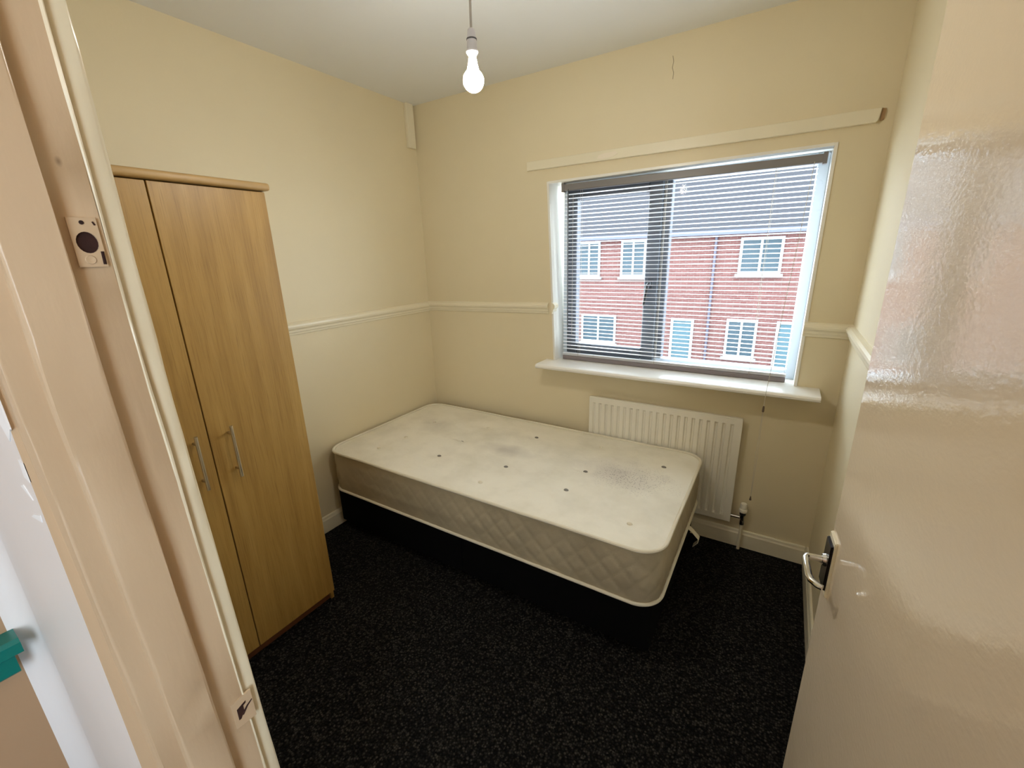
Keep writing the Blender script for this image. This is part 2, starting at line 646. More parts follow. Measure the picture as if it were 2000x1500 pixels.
def upright(poly, z1, s, nz=60, bevel_i=()):
    """vertical member: poly (x,y) swept up with the frame's bow and hand-painted wobble"""
    bm = bmesh.new()
    n = len(poly)
    rings = []
    for k in range(nz + 1):
        z = z1 * k / nz
        rings.append([bm.verts.new((x + wob(z, s + i), y + bow(z) + wob(z, s + i + 20), z)) for i, (x, y) in enumerate(poly)])
    for k in range(nz):
        for i in range(n):
            j = (i + 1) % n
            bm.faces.new((rings[k][i], rings[k][j], rings[k + 1][j], rings[k + 1][i]))
    bm.faces.new(rings[0][::-1])
    bm.faces.new(rings[-1])
    return bm


def soft_poly(x0, x1, y0, y1, r=0.0025):
    """rectangle with its +x corners eased"""
    pts = [(x0, y0)]
    for k in range(4):
        a = -PI / 2 + k / 3 * PI / 2
        pts.append((x1 - r + r * math.cos(a), y0 + r + r * math.sin(a)))
    for k in range(4):
        a = k / 3 * PI / 2
        pts.append((x1 - r + r * math.cos(a), y1 - r + r * math.sin(a)))
    pts.append((x0, y1))
    return pts


frame = tag(empty('trim_3', (JX0, YF, 0)), 'cream gloss painted door frame with two old latch plates, chipped edges', kind='structure')
obj('lining', upright(soft_poly(JX0 - LT, JX0, YH + 0.004, YF), DH, 1), M_frame, frame, True)
obj('door_stop', upright(soft_poly(JX0 - 0.002, JX0 + 0.012, YF - 0.071, YF - 0.033, 0.003), DH, 5), M_frame, frame, True)
obj('architrave', upright(soft_poly(JX0 - 0.075, JX0 - 0.005, YF - 0.001, YF + 0.018, 0.003), DH + 0.07, 9), M_trim, frame, True)
for y_, x_, s_, r_ in ((YF - 0.0005, JX0 - 0.0008, 13, 0.0016), (YF - 0.0335, JX0 + 0.0005, 17, 0.0012)):
    obj('paint_ridge', upright([(x_ + r_ * math.cos(k * PI / 3), y_ + r_ * math.sin(k * PI / 3)) for k in range(6)], DH, s_), M_trim, frame, True)  # paint ridges in lighter paint, which also stands in for the edge highlights
bm = B(JX1, JX1 + LT, YH + 0.004, YF, 0, DH)
obj('lining', bm, M_frame, frame)
obj('door_stop', B(JX1 - 0.012, JX1, YF - 0.071, YF - 0.0365, 0, DH, 0.002), M_frame, frame)
obj('lining', B(JX0 - LT, JX1 + LT, YH + 0.004, YF, DH, DH + LT), M_frame, frame)
obj('door_stop', B(JX0 + 0.012, JX1 - 0.012, YF - 0.071, YF - 0.0365, DH - 0.012, DH, 0.002), M_frame, frame)
obj('architrave', B(JX0 - 0.075, JX1 + 0.03, YF, YF + 0.018, DH + 0.005, DH + 0.07, 0.003), M_trim, frame)

# upper keep: painted-over plate with a round bolt hole
KZ, KY = 1.5895, YF - 0.0155
kx = JX0 + 0.0008
bm = bmesh.new()
hole = [(0.0075 * math.cos(2 * PI * k / 20), 0.0090 * math.sin(2 * PI * k / 20)) for k in range(20)]
rect = []
hw, hh = 0.0098, 0.0205
for cx_, cz_ in hole:
    s = min(hw / max(1e-6, abs(cx_)), hh / max(1e-6, abs(cz_)))
    rect.append((cx_ * s, cz_ * s))
# exact corners
for cx_, cz_ in ((hw, hh), (-hw, hh), (-hw, -hh), (hw, -hh)):
    k = min(range(20), key=lambda i: (rect[i][0] - cx_) ** 2 + (rect[i][1] - cz_) ** 2)
    rect[k] = (cx_, cz_)


def plate_ring(bm, inner, outer, cy, cz, x0, x1, lean=0.0):
    def V(p, x):
        return bm.verts.new((x, cy + p[0] - lean * p[1], cz + p[1]))
    n = len(inner)
    i1, o1 = [V(p, x1) for p in inner], [V(p, x1) for p in outer]
    i0, o0 = [V(p, x0) for p in inner], [V(p, x0) for p in outer]
    for k in range(n):
        j = (k + 1) % n
        bm.faces.new((o1[k], o1[j], i1[j], i1[k]))
        bm.faces.new((o0[k], o1[k], o1[j], o0[j]))
        bm.faces.new((i1[k], i1[j], i0[j], i0[k]))
    return bm


plate_ring(bm, hole, rect, KY, KZ, kx - 0.002, kx + 0.0016)
keep = obj('keep_plate', bm, M_frame, frame)
keep['label'] = 'cream painted lock keep with a round dark bolt hole'
bm = lathe(bmesh.new(), [(0, 0), (0.0080, 0.0), (0.0086, 0.0004)], (kx - 0.0002, KY, KZ), (1, 0, 0), 18)
for v in bm.verts:
    v.co.z = KZ + (v.co.z - KZ) * 1.15
obj('bolt_hole', bm, M_rawwood, keep)
obj('screw_hole', lathe(bmesh.new(), [(0, 0.0004), (0.0018, 0.0002)], (kx + 0.0018, KY - 0.0005, KZ + 0.0165), (1, 0, 0), 10), M_dark, keep)
bm = lathe(bmesh.new(), [(0, 0.0002), (0.0012, 0.0004), (0.0034, 0.0009), (0.0040, 0.0)], (kx + 0.0015, KY - 0.0012, KZ - 0.0145), (1, 0, 0), 14)
obj('screw', bm, M_frame, keep, True)
bm = bmesh.new()
tube(bm, [(kx + 0.0014, KY + 0.0082, KZ - 0.0075), (kx + 0.0014, KY + 0.0078, KZ - 0.0185)], 0.0013, 6)
tube(bm, [(kx + 0.0014, KY + 0.0070, KZ + 0.0175), (kx + 0.0014, KY + 0.0082, KZ + 0.0145)], 0.0008, 6)
obj('chip', bm, M_rawwood, keep)

# lower latch keep, its mortise broken out of the paint
LZ, LY = 1.018, YF + bow(1.018) - 0.006
bm = bmesh.new()
prism(bm, [(-0.0105, 0.018), (0.0135, 0.0200), (0.0135, -0.024), (-0.0105, -0.022)], lambda y, z: (JX0 - 0.001, LY + y, LZ + z), lambda y, z: (JX0 + 0.0014, LY + y, LZ + z))
lk = obj('latch_plate', bm, M_frame, frame)
bm = bmesh.new()
prism(bm, [(-0.0060, 0.0055), (0.0020, 0.0085), (0.0055, 0.0095), (0.0050, 0.0065), (0.0018, 0.0050), (0.0015, -0.0030), (-0.0035, -0.0115), (-0.0062, -0.0115)],
      lambda y, z: (JX0 + 0.0010, LY + y, LZ + z), lambda y, z: (JX0 + 0.0018, LY + y, LZ + z))
obj('latch_hole', bm, M_rawwood, lk)
bm = bmesh.new()
tube(bm, [(JX0 + 0.0016, LY - 0.001, LZ - 0.0070), (JX0 + 0.0016, LY + 0.0060, LZ + 0.0005), (JX0 + 0.0016, LY + 0.0125, LZ + 0.0045)], [0.0016, 0.0011, 0.0007], 6)
obj('latch_slot', bm, M_rawwood, lk)

# bare plaster where paint has come away on the hall side of the frame
for poly in ([(1.622, 1.540), (1.622, 1.437), (1.600, 1.421), (1.565, 1.455), (1.545, 1.540)],
             [(1.606, 1.405), (1.619, 1.404), (1.619, 1.385), (1.602, 1.386)],
             [(1.565, 1.367), (1.580, 1.372), (1.600, 1.361)],
             [(1.557, 1.330), (1.575, 1.338), (1.606, 1.347), (1.602, 1.338)]):
    bm = bmesh.new()
    prism(bm, poly, lambda x, z: (x, YH + 0.0005, z), lambda x, z: (x, YH - 0.0007, z))
    obj('bare_patch', bm, M_flake, frame)

# ------------------------------------------------------------------ skirting
def skirting(name, p, q, inward, h=0.10, th=0.016):
    """p,q floor points on the wall line; inward = unit normal into the room"""
    bm = bmesh.new()
    prof = [(0, 0), (th, 0), (th, h - 0.022), (th - 0.004, h - 0.014), (th - 0.006, h - 0.004), (th - 0.009, h), (0, h)]
    ix, iy = inward
    prism(bm, prof, lambda a, z: (p[0] + ix * a, p[1] + iy * a, z), lambda a, z: (q[0] + ix * a, q[1] + iy * a, z))
    return struct(name, bm, M_trim)


skirting('baseboard_left', (0, YF + 0.002), (0, 0), (1, 0))
skirting('baseboard_back', (0.016, 0), (W - 0.016, 0), (0, -1))
skirting('baseboard_right', (W, YF + 0.03), (W, 0), (-1, 0))
skirting('baseboard_front', (0.016, YF), (JX0 - 0.08, YF), (0, 1))


# ------------------------------------------------------------------ dado rails
def dado(name, p, q, inward, z0, z1, extra=0.0):
    """moulded rail from p to q; z0,z1 = height of its lower edge at the two ends"""
    bm = bmesh.new()
    prof = [(0, 0.0), (0.007, 0.002), (0.009, 0.012), (0.013, 0.016), (0.014, 0.026), (0.017, 0.030), (0.023, 0.036), (0.025, 0.045), (0.023, 0.054), (0.016, 0.061), (0.008, 0.065), (0.0, 0.067)]
    ix, iy = inward
    prism(bm, prof, lambda a, z: (p[0] + ix * a, p[1] + iy * a, z0 + z), lambda a, z: (q[0] + ix * a, q[1] + iy * a, z1 + z))
    return struct(name, bm, M_trim)


dado('trim_4', (0, YF), (0, 0), (1, 0), 1.192, 1.200)
dado('trim_5', (0.0, 0), (0.972, 0), (0, -1), 1.203, 1.222)
# short end of the same rail turned into the reveal
dado('trim_6', (0.972 + 0.022, -0.020), (0.972 + 0.022, 0.030), (1, 0), 1.222, 1.222)
dado('trim_7', (2.270, 0), (W, 0), (0, -1), 1.176, 1.172)
dado('trim_8', (W, -0.0), (W, YF + 0.02), (-1, 0), 1.172, 1.176)

# ------------------------------------------------------------------ batten over the window, boxing in the corner
bm = bmesh.new()
poly = [(0.842, 2.024), (2.392, 2.020), (2.398, 2.026), (2.404, 2.070), (0.842, 2.070)]
prism(bm, poly, lambda x, z: (x, 0.0, z), lambda x, z: (x, -0.020, z))
bmesh.ops.bevel(bm, geom=[e for e in bm.edges if all(v.co.y < -0.01 for v in e.verts)], offset=0.002, segments=1, affect='EDGES')
batten = struct('trim_9', bm, M_trim)
bm = bmesh.new()
prism(bm, [(2.405, 2.026), (2.416, 2.030), (2.418, 2.066), (2.405, 2.070)], lambda x, z: (x, 0.0, z), lambda x, z: (x, -0.006, z))
obj('bare_end', bm, paint('old_bare_wood', (0.42, 0.27, 0.14), 0.8, 0.2, 30, 100, 0.0005, 0.3), batten)
bm = bmesh.new()
prism(bm, [(1.262, 2.034), (1.29, 2.030), (1.345, 2.034), (1.372, 2.046), (1.36, 2.058), (1.30, 2.055), (1.27, 2.050)], lambda x, z: (x, -0.018, z), lambda x, z: (x, -0.0212, z))
obj('filler_patch', bm, plain('white_filler', (0.84, 0.76, 0.62), 0.8), batten)
struct('trim_10', B(0.0, 0.024, -0.086, -0.022, 2.245, H, 0.004), M_trim)

# ------------------------------------------------------------------ window sill board
bm = bmesh.new()
zt = 0.9375
prof = [(0.0, 0.0), (-0.145, 0.0), (-0.153, -0.003), (-0.158, -0.011), (-0.156, -0.020), (-0.150, -0.025), (0.0, -0.025)]
prism(bm, prof, lambda y, z: (0.9555, y, zt + z), lambda y, z: (2.370, y, zt + z))
box(bm, 1.017, 2.269, -0.0005, 0.155, zt - 0.025, zt)
sill = struct('trim_11', bm, M_white)

# ------------------------------------------------------------------ window_1: casement window
win = tag(empty('window_1', (1.64, 0.15, zt)), kind='structure')
fx0, fx1, fz0, fz1 = 1.012, 2.272, 0.9375, 1.958
fy0, fy1 = 0.115, 0.175
bm = bmesh.new()
fw_ = 0.045
for a in ((fx0, fx0 + fw_, fz0, fz1), (fx1 - fw_, fx1, fz0, fz1), (fx0 + fw_, fx1 - fw_, fz0, fz0 + fw_), (fx0 + fw_, fx1 - fw_, fz1 - fw_, fz1)):
    box(bm, a[0], a[1], fy0, fy1, a[2], a[3], 0.004, 1)
obj('frame', bm, M_upvc, win)
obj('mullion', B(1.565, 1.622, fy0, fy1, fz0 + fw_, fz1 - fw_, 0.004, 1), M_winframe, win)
sx0, sx1, sz0, sz1 = fx0 + 0.035, 1.582, fz0 + 0.035, fz1 - 0.035
bm = bmesh.new()
sw = 0.06
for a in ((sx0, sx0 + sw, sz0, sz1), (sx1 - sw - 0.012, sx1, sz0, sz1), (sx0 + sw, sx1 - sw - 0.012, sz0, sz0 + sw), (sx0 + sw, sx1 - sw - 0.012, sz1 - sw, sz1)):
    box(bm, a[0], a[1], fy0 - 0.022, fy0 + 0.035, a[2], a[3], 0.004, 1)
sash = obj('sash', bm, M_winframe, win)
sash['label'] = 'opening left casement sash'
bm = bmesh.new()
hx, hz = sx1 - 0.038, 1.40
box(bm, hx - 0.014, hx + 0.014, fy0 - 0.034, fy0 - 0.0215, hz - 0.032, hz + 0.032, 0.004, 2)
tube(bm, [(hx, fy0 - 0.030, hz), (hx, fy0 - 0.052, hz), (hx - 0.006, fy0 - 0.058, hz - 0.012), (hx - 0.020, fy0 - 0.058, hz - 0.115)], [0.009, 0.009, 0.010, 0.007], 10)
obj('handle', bm, M_wand, sash, True)
obj('pane', B(sx0 + sw, sx1 - sw - 0.012, fy0 + 0.008, fy0 + 0.014, sz0 + sw, sz1 - sw), M_glass, win)
obj('pane', B(1.622, fx1 - fw_, fy0 + 0.028, fy0 + 0.034, fz0 + fw_, fz1 - fw_), M_glass, win)

# ------------------------------------------------------------------ venetian blind
BX0, BX1, BY = 1.047, 2.232, 0.048
blind = tag(empty('venetian_blind', ((BX0 + BX1) / 2, BY, 0.94)), 'white slatted venetian blind lowered in the window recess with slats open', 'blind')
hr = bmesh.new()
box(hr, BX0 - 0.008, BX1 + 0.012, BY - 0.016, BY + 0.016, 1.906, 1.940, 0.002, 1)
headrail = obj('headrail', hr, M_rail, blind)
for x_ in (BX0 - 0.012, BX1 + 0.010):
    obj('end_bracket', B(x_, x_ + 0.016, BY - 0.019, BY + 0.019, 1.900, 1.946, 0.001, 1), M_rail, blind)
Z_TOP, PITCH, NS = 1.888, 0.0215, 42
zlow = Z_TOP - PITCH * (NS - 1)


def slat_mesh():
    bm = bmesh.new()
    prof = [(-0.0125, -0.0018), (-0.0065, 0.0005), (0.0, 0.0013), (0.0065, 0.0005), (0.0125, -0.0018)]
    th = 0.0003
    poly = prof + [(y, z - th) for y, z in reversed(prof)]
    L = (BX1 - BX0) / 2
    prism(bm, poly, lambda y, z: (-L, y, z), lambda y, z: (L, y, z))
    return bm


s0 = obj('slat', slat_mesh(), M_slat, None, True)
s0.parent = blind
bl = Vector(blind.location)
zs = [Z_TOP - PITCH * k for k in range(NS)] + [0.9665 + 0.0026 * k for k in range(6)]
for k, z in enumerate(zs):
    o = s0 if k == 0 else s0.copy()
    if k:
        COL.objects.link(o)
        o.parent = blind
    o.location = Vector(((BX0 + BX1) / 2, BY, z)) - bl
    o.rotation_euler = (math.radians(-3.0 + random.uniform(-1.2, 1.2)), 0, 0)
obj('bottom_rail', B(BX0, BX1, BY - 0.013, BY + 0.013, 0.9385, 0.9625, 0.003, 2), plain('dark_blind_rail', (0.22, 0.19, 0.205), 0.45), blind)
for x_ in (1.150, 1.605, 2.075):
    bm = bmesh.new()
    for y_ in (BY - 0.0135, BY + 0.0135):
        tube(bm, [(x_, y_, 1.906), (x_, y_, 0.962)], 0.0007, 5)
    tube(bm, [(x_ + 0.006, BY - 0.001, 1.906), (x_ + 0.006, BY - 0.001, 0.962)], 0.0006, 5)
    obj('ladder_cord', bm, M_string, blind)
bm = bmesh.new()
tube(bm, [(1.080, BY - 0.022, 1.912), (1.081, BY - 0.026, 1.895), (1.085, BY - 0.027, 1.14)], [0.002, 0.0032, 0.0032], 8)
wand = obj('tilt_wand', bm, M_wand, blind, True)
wand['label'] = 'dark tilt wand hanging at left'
obj('lift_cord', tube(bmesh.new(), [(1.108, BY - 0.018, 1.88), (1.109, BY - 0.018, 1.09)], 0.0009, 5), M_string, blind)
# pull cord: from the headrail over the sill nosing, then straight down
CX, CY = 2.161, -0.1605
cordp = [(2.214, BY - 0.018, 1.912), (2.200, -0.02, 1.62), (2.180, -0.09, 1.28), (2.166, -0.150, 1.00), (2.1625, CY, 0.945), (CX, CY - 0.0015, 0.868)]
pc = obj('pull_cord', tube(bmesh.new(), cordp, 0.0011, 6), M_string, blind)
bm = lathe(bmesh.new(), [(0, 0.016), (0.003, 0.015), (0.0045, 0.008), (0.0050, -0.010), (0.0035, -0.014), (0, -0.0145)], (CX, CY - 0.0015, 0.853), (0, 0, 1), 12)
obj('cord_connector', bm, M_brown, pc, True)
bm = bmesh.new()
tube(bm, [(CX - 0.001, CY - 0.0015, 0.840), (CX - 0.004, CY - 0.001, 0.60), (CX + 0.001, CY - 0.001, 0.395)], 0.0009, 5)
tube(bm, [(CX + 0.001, CY - 0.0015, 0.840), (CX + 0.004, CY - 0.002, 0.62), (CX + 0.001, CY - 0.001, 0.395)], 0.0009, 5)
obj('cord_loop', bm, M_string, pc)
bm = lathe(bmesh.new(), [(0, 0.012), (0.0018, 0.011), (0.0050, -0.006), (0.0052, -0.010), (0, -0.011)], (CX + 0.001, CY - 0.001, 0.386), (0, 0, 1), 12)
obj('cord_tassel', bm, M_brown, pc, True)

# ------------------------------------------------------------------ radiator
RX0, RX1, RZ0, RZ1, RYF = 1.2646, 2.0802, 0.1517, 0.7454, -0.046
rad = tag(empty('radiator', ((RX0 + RX1) / 2, -0.03, RZ0)), 'white ribbed panel radiator on the wall under the window behind the bed', 'radiator')
nfl = 21
fp = (RX1 - RX0 - 0.036) / nfl
xs, ds = [], []
x = RX0
cols = [(RX0, 0.0), (RX0 + 0.016, 0.0)]
for k in range(nfl):
    b0 = RX0 + 0.018 + k * fp
    cols += [(b0 + fp * 0.06, 0.0), (b0 + fp * 0.20, 1.0), (b0 + fp * 0.38, 1.0), (b0 + fp * 0.52, 0.0), (b0 + fp * 0.94, 0.0)]
cols += [(RX1 - 0.016, 0.0), (RX1, 0.0)]
rows = [(RZ0, 0, -0.004), (RZ0 + 0.004, 0, 0), (RZ0 + 0.036, 0, 0), (RZ0 + 0.046, 1, 0), (RZ1 - 0.042, 1, 0), (RZ1 - 0.032, 0, 0), (RZ1 - 0.003, 0, 0), (RZ1, 0, -0.004)]
bm = bmesh.new()


def radP(i, j):
    x_, d = cols[i]
    z_, s, back = rows[j]
    return (x_, RYF + d * s * 0.010 - back, z_)


vs = grid(bm, radP, len(cols), len(rows))
# rim, returned to the back
edge = [vs[i][0] for i in range(len(cols))] + [vs[-1][j] for j in range(1, len(rows))] + [vs[i][-1] for i in range(len(cols) - 2, -1, -1)] + [vs[0][j] for j in range(len(rows) - 2, 0, -1)]
back = [bm.verts.new((v.co.x, RYF + 0.016, v.co.z)) for v in edge]
for i in range(len(edge)):
    j = (i + 1) % len(edge)
    bm.faces.new((edge[i], edge[j], back[j], back[i]))
bm.faces.new(back)
obj('panel', bm, M_rad, rad, True)
bm = bmesh.new()
box(bm, RX0, RX1, RYF - 0.0015, RYF + 0.018, RZ1 - 0.004, RZ1 + 0.004, 0.002, 2)
obj('top_cap', bm, M_rad, rad)
for x_ in (RX0 - 0.001, RX1 - 0.002):
    obj('side_cap', B(x_, x_ + 0.003, RYF - 0.001, RYF + 0.018, RZ0 + 0.002, RZ1 - 0.003), M_rad, rad)
for x_ in (RX0 + 0.12, RX1 - 0.12):
    obj('bracket', B(x_ - 0.015, x_ + 0.015, RYF + 0.016, -0.001, RZ0 + 0.08, RZ1 - 0.10), M_rad, rad)
VX, VY = 2.1366, -0.036
vb = bmesh.new()
tube(vb, [(RX1 - 0.002, VY, 0.193), (VX - 0.012, VY, 0.193)], 0.0085, 12)
tube(vb, [(VX, VY, 0.158), (VX, VY, 0.214)], [0.0095, 0.0115], 14)
tube(vb, [(VX, VY, 0.154), (VX, VY, 0.178)], [0.0120, 0.0120], 6)
valve = obj('valve', vb, M_chrome, rad, True)
obj('valve_collar', lathe(bmesh.new(), [(0, 0.0), (0.0135, 0.0), (0.0150, 0.004), (0.0150, 0.018), (0, 0.018)], (VX, VY, 0.210), (0, 0, 1), 20), M_valve_black, valve, True)
obj('valve_head', lathe(bmesh.new(), [(0, 0), (0.0165, 0.0), (0.0195, 0.003), (0.0200, 0.016), (0.0185, 0.019), (0.0160, 0.021), (0.0158, 0.046), (0.0140, 0.050), (0, 0.050)], (VX, VY, 0.228), (0, 0, 1), 24), M_valve_white, valve, True)
obj('pipe', tube(bmesh.new(), [(VX, VY, 0.160), (VX + 0.001, VY, 0.09), (VX, VY, 0.0)], 0.0078, 12), M_trim, rad, True)

# ------------------------------------------------------------------ divan base
MX0, MX1, MY0, MY1, MZ0, MZ1 = 0.030, 1.9140, -0.9880, -0.0680, 0.269, 0.516
base = tag(empty('divan_base', (0.96, -0.50, 0.0)), 'black fabric divan bed base standing on the carpet under the mattress', 'bed base')
for xa, xb in ((0.030, 0.962), (0.966, 1.895)):
    obj('base_section', B(xa, xb, -0.962, -0.058, 0.032, MZ0 - 0.001, 0.012, 3), M_black, base, True)
for x_ in (0.10, 0.88, 1.05, 1.82):
    for y_ in (-0.88, -0.12):
        obj('foot', lathe(bmesh.new(), [(0, 0), (0.022, 0), (0.024, 0.004), (0.018, 0.033), (0, 0.033)], (x_, y_, 0.0), (0, 0, 1), 14), M_valve_black, base, True)

# loose white strap at the foot end
bm = bmesh.new()
sp = [(1.893, -0.365, 0.262), (1.916, -0.366, 0.266), (1.940, -0.368, 0.250), (1.972, -0.372, 0.222), (1.971, -0.376, 0.206), (1.950, -0.378, 0.178)]
for y0_, y1_ in ((-0.017, 0.017),):
    top = [[bm.verts.new((x_ + dx, y_ + dy, z_)) for dx, dy in ((0, y0_), (0.0, y1_), (0.0022, y1_), (0.0022, y0_))] for x_, y_, z_ in sp]
    for a, b_ in zip(top[:-1], top[1:]):
        for q in range(4):
            bm.faces.new((a[q], a[(q + 1) % 4], b_[(q + 1) % 4], b_[q]))
    bm.faces.new(top[0])
    bm.faces.new(top[-1])
st_ = obj('strap', bm, M_pipe, base)
st_['label'] = 'loose white strap at the foot end'

# ------------------------------------------------------------------ mattress
mat_root = tag(empty('mattress', ((MX0 + MX1) / 2, (MY0 + MY1) / 2, MZ0)), 'stained cream single mattress with grey tufts and quilted sides on black base', 'mattress')
mcx, mcy = (MX0 + MX1) / 2, (MY0 + MY1) / 2
hxm, hym, rc = (MX1 - MX0) / 2, (MY1 - MY0) / 2, 0.092
TUFTS = [(0.30, -0.628), (0.655, -0.525), (0.659, -0.733), (1.029, -0.858), (1.05, -0.658), (1.015, -0.257), (1.423, -0.718), (1.433, -0.507),
         (1.76, -0.838), (1.766, -0.281), (0.278, -0.825), (0.295, -0.36), (0.67, -0.27), (1.40, -0.20)]


def outline(n):
    """points of the rounded rectangle, counter-clockwise, with arc length"""
    segs = []
    pts = []
    straight = [2 * (hxm - rc), 2 * (hym - rc)]
    per = 2 * (straight[0] + straight[1]) + 2 * PI * rc
    for k in range(n):
        s = per * k / n
        s0_ = s
        done = False
        corners = [(-(hxm - rc), -hym, (1, 0), straight[0], (hxm - rc, -(hym - rc)), -PI / 2),
                   (hxm, -(hym - rc), (0, 1), straight[1], (hxm - rc, hym - rc), 0),
                   (hxm - rc, hym, (-1, 0), straight[0], (-(hxm - rc), hym - rc), PI / 2),
                   (-hxm, hym - rc, (0, -1), straight[1], (-(hxm - rc), -(hym - rc)), PI)]
        for (x_, y_, d, L, c, a0_) in corners:
            if s <= L:
                pts.append((x_ + d[0] * s, y_ + d[1] * s, (d[1], -d[0]), s0_))
                done = True
                break
            s -= L
            if s <= rc * PI / 2:
                a = a0_ + s / rc
                pts.append((c[0] + rc * math.cos(a), c[1] + rc * math.sin(a), (math.cos(a), math.sin(a)), s0_))
                done = True
                break
            s -= rc * PI / 2
        if not done:
            x_, y_, d, L, c, a0_ = corners[0]
            pts.append((x_, y_, (0, -1), s0_))
    return pts


OUT = outline(560)


def top_sag(x, y):
    """height offset of the mattress top (x,y world)"""
    h = -0.006 * math.exp(-(((x - 1.25) / 0.5) ** 2 + ((y + 0.5) / 0.3) ** 2))
    h += 0.0035 * noise.noise(Vector((x * 3.2, y * 3.2, 1.7))) + 0.0015 * noise.noise(Vector((x * 9, y * 9, 4.0)))
    for tx, ty in TUFTS:
        d2 = (x - tx) ** 2 + (y - ty) ** 2
        h -= 0.011 * math.exp(-d2 / 0.0022)
    return h


def rim_wave(s):
    return 0.0030 * noise.noise(Vector((s * 2.3, 5.0, 0))) + 0.0016 * noise.noise(Vector((s * 7.0, 2.0, 0)))


# top and underside
NR = 64
bm = bmesh.new()
rings = []
for k in range(NR):
    s = 1 - k / NR
    ring = []
    for (x_, y_, nrm, al) in OUT:
        # shrink towards the long centre line rather than to a point
        px = x_ * s if abs(x_) < 1e-9 else math.copysign(max(0.0, abs(x_) - (1 - s) * hym), x_)
        py = y_ * s
        wx, wy = mcx + px, mcy + py
        edge_d = (1 - s) * hym
        crown = 0.010 * (1 - math.exp(-edge_d / 0.05))
        z = MZ1 - 0.004 + crown + top_sag(wx, wy) * min(1, edge_d / 0.06) + rim_wave(al) * math.exp(-edge_d / 0.05)
        ring.append(bm.verts.new((wx, wy, z)))
    rings.append(ring)
n = len(OUT)
for k in range(NR - 1):
    for i in range(n):
        j = (i + 1) % n
        try:
            bm.faces.new((rings[k][i], rings[k][j], rings[k + 1][j], rings[k + 1][i]))
        except ValueError:
            pass
bmesh.ops.remove_doubles(bm, verts=[v for r_ in rings[-3:] for v in r_], dist=0.0005)
try:
    bmesh.ops.holes_fill(bm, edges=[e for e in bm.edges if e.is_boundary and abs(e.verts[0].co.y - mcy) < 0.1 and abs(e.verts[0].co.x - mcx) < hxm - 0.2], sides=0)
except Exception:
    pass
obj('top_panel', bm, M_matt, mat_root, True)

# quilted border
NV = 26
bm = bmesh.new()


def sideP(i, j):
    x_, y_, nrm, al = OUT[i]
    t_ = j / (NV - 1)
    z = MZ0 + 0.004 + (MZ1 - MZ0 - 0.008) * t_
    bulge = 0.008 * math.sin(PI * t_) ** 0.7
    # diamonds
    P_ = 0.098
    u1 = ((al + z * 0.95) / P_) % 1.0
    u2 = ((al - z * 0.95) / P_) % 1.0
    q = 0
    for u in (u1, u2):
        d = min(u, 1 - u) * P_
        q = max(q, math.exp(-(d / 0.009) ** 2))
    fade = 0.35 + 0.65 * min(1.0, max(0.0, (al - 0.5) / 0.6))
    d_ = bulge - 0.0045 * q * fade * math.sin(PI * t_) ** 0.3
    d_ += 0.003 * noise.noise(Vector((al * 2.2, z * 22, 0.5))) * math.sin(PI * t_)
    zz = z + rim_wave(al) * t_ + 0.5 * rim_wave(al + 3) * (1 - t_)
    return (mcx + x_ + nrm[0] * d_, mcy + y_ + nrm[1] * d_, zz)


grid(bm, sideP, len(OUT), NV, wrap_u=True)
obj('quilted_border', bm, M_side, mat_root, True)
bm = bmesh.new()
vsb = [bm.verts.new((mcx + x_, mcy + y_, MZ0 + 0.003)) for (x_, y_, nrm, al) in OUT[::4]]
bm.faces.new(vsb[::-1])
obj('underside', bm, M_side, mat_root)
for zc, push, w in ((MZ1 - 0.001, 0.006, 1.0), (MZ0 + 0.007, 0.005, 0.5)):
    bm = bmesh.new()
    m_ = 8
    rr = 0.0072

    def pipeP(i, j, zc=zc, push=push, w=w):
        x_, y_, nrm, al = OUT[i]
        a = 2 * PI * j / m_
        rw = rim_wave(al) if w == 1.0 else 0.5 * rim_wave(al + 3)
        return (mcx + x_ + nrm[0] * (push + rr * math.cos(a)), mcy + y_ + nrm[1] * (push + rr * math.cos(a)), zc + rw + rr * math.sin(a))
    vsx = [[bm.verts.new(pipeP(i, j)) for j in range(m_)] for i in range(len(OUT))]
    for i in range(len(OUT)):
        i2 = (i + 1) % len(OUT)
        for j in range(m_):
            j2 = (j + 1) % m_
            bm.faces.new((vsx[i][j], vsx[i2][j], vsx[i2][j2], vsx[i][j2]))
    obj('piping', bm, M_pipe, mat_root, True)
for k, (tx, ty) in enumerate(TUFTS):
    zt_ = MZ1 - 0.004 + 0.010 + top_sag(tx, ty)
    bm = bmesh.new()
    lathe(bm, [(0, 0.006), (0.004, 0.0058), (0.008, 0.004), (0.010, 0.0005), (0.0095, -0.002)], (tx, ty, zt_), (random.uniform(-0.15, 0.15), random.uniform(-0.15, 0.15), 1), 12)
    for v in bm.verts:
        v.co.x = tx + (v.co.x - tx) * 1.25
    light = k in (0, 3, 8, 10, 11, 12, 13)
    tf = obj('tuft', bm, M_pipe if light else M_tuft, mat_root, True)
    tf['label'] = 'pale cloth tuft' if light else 'dark grey felt tuft'
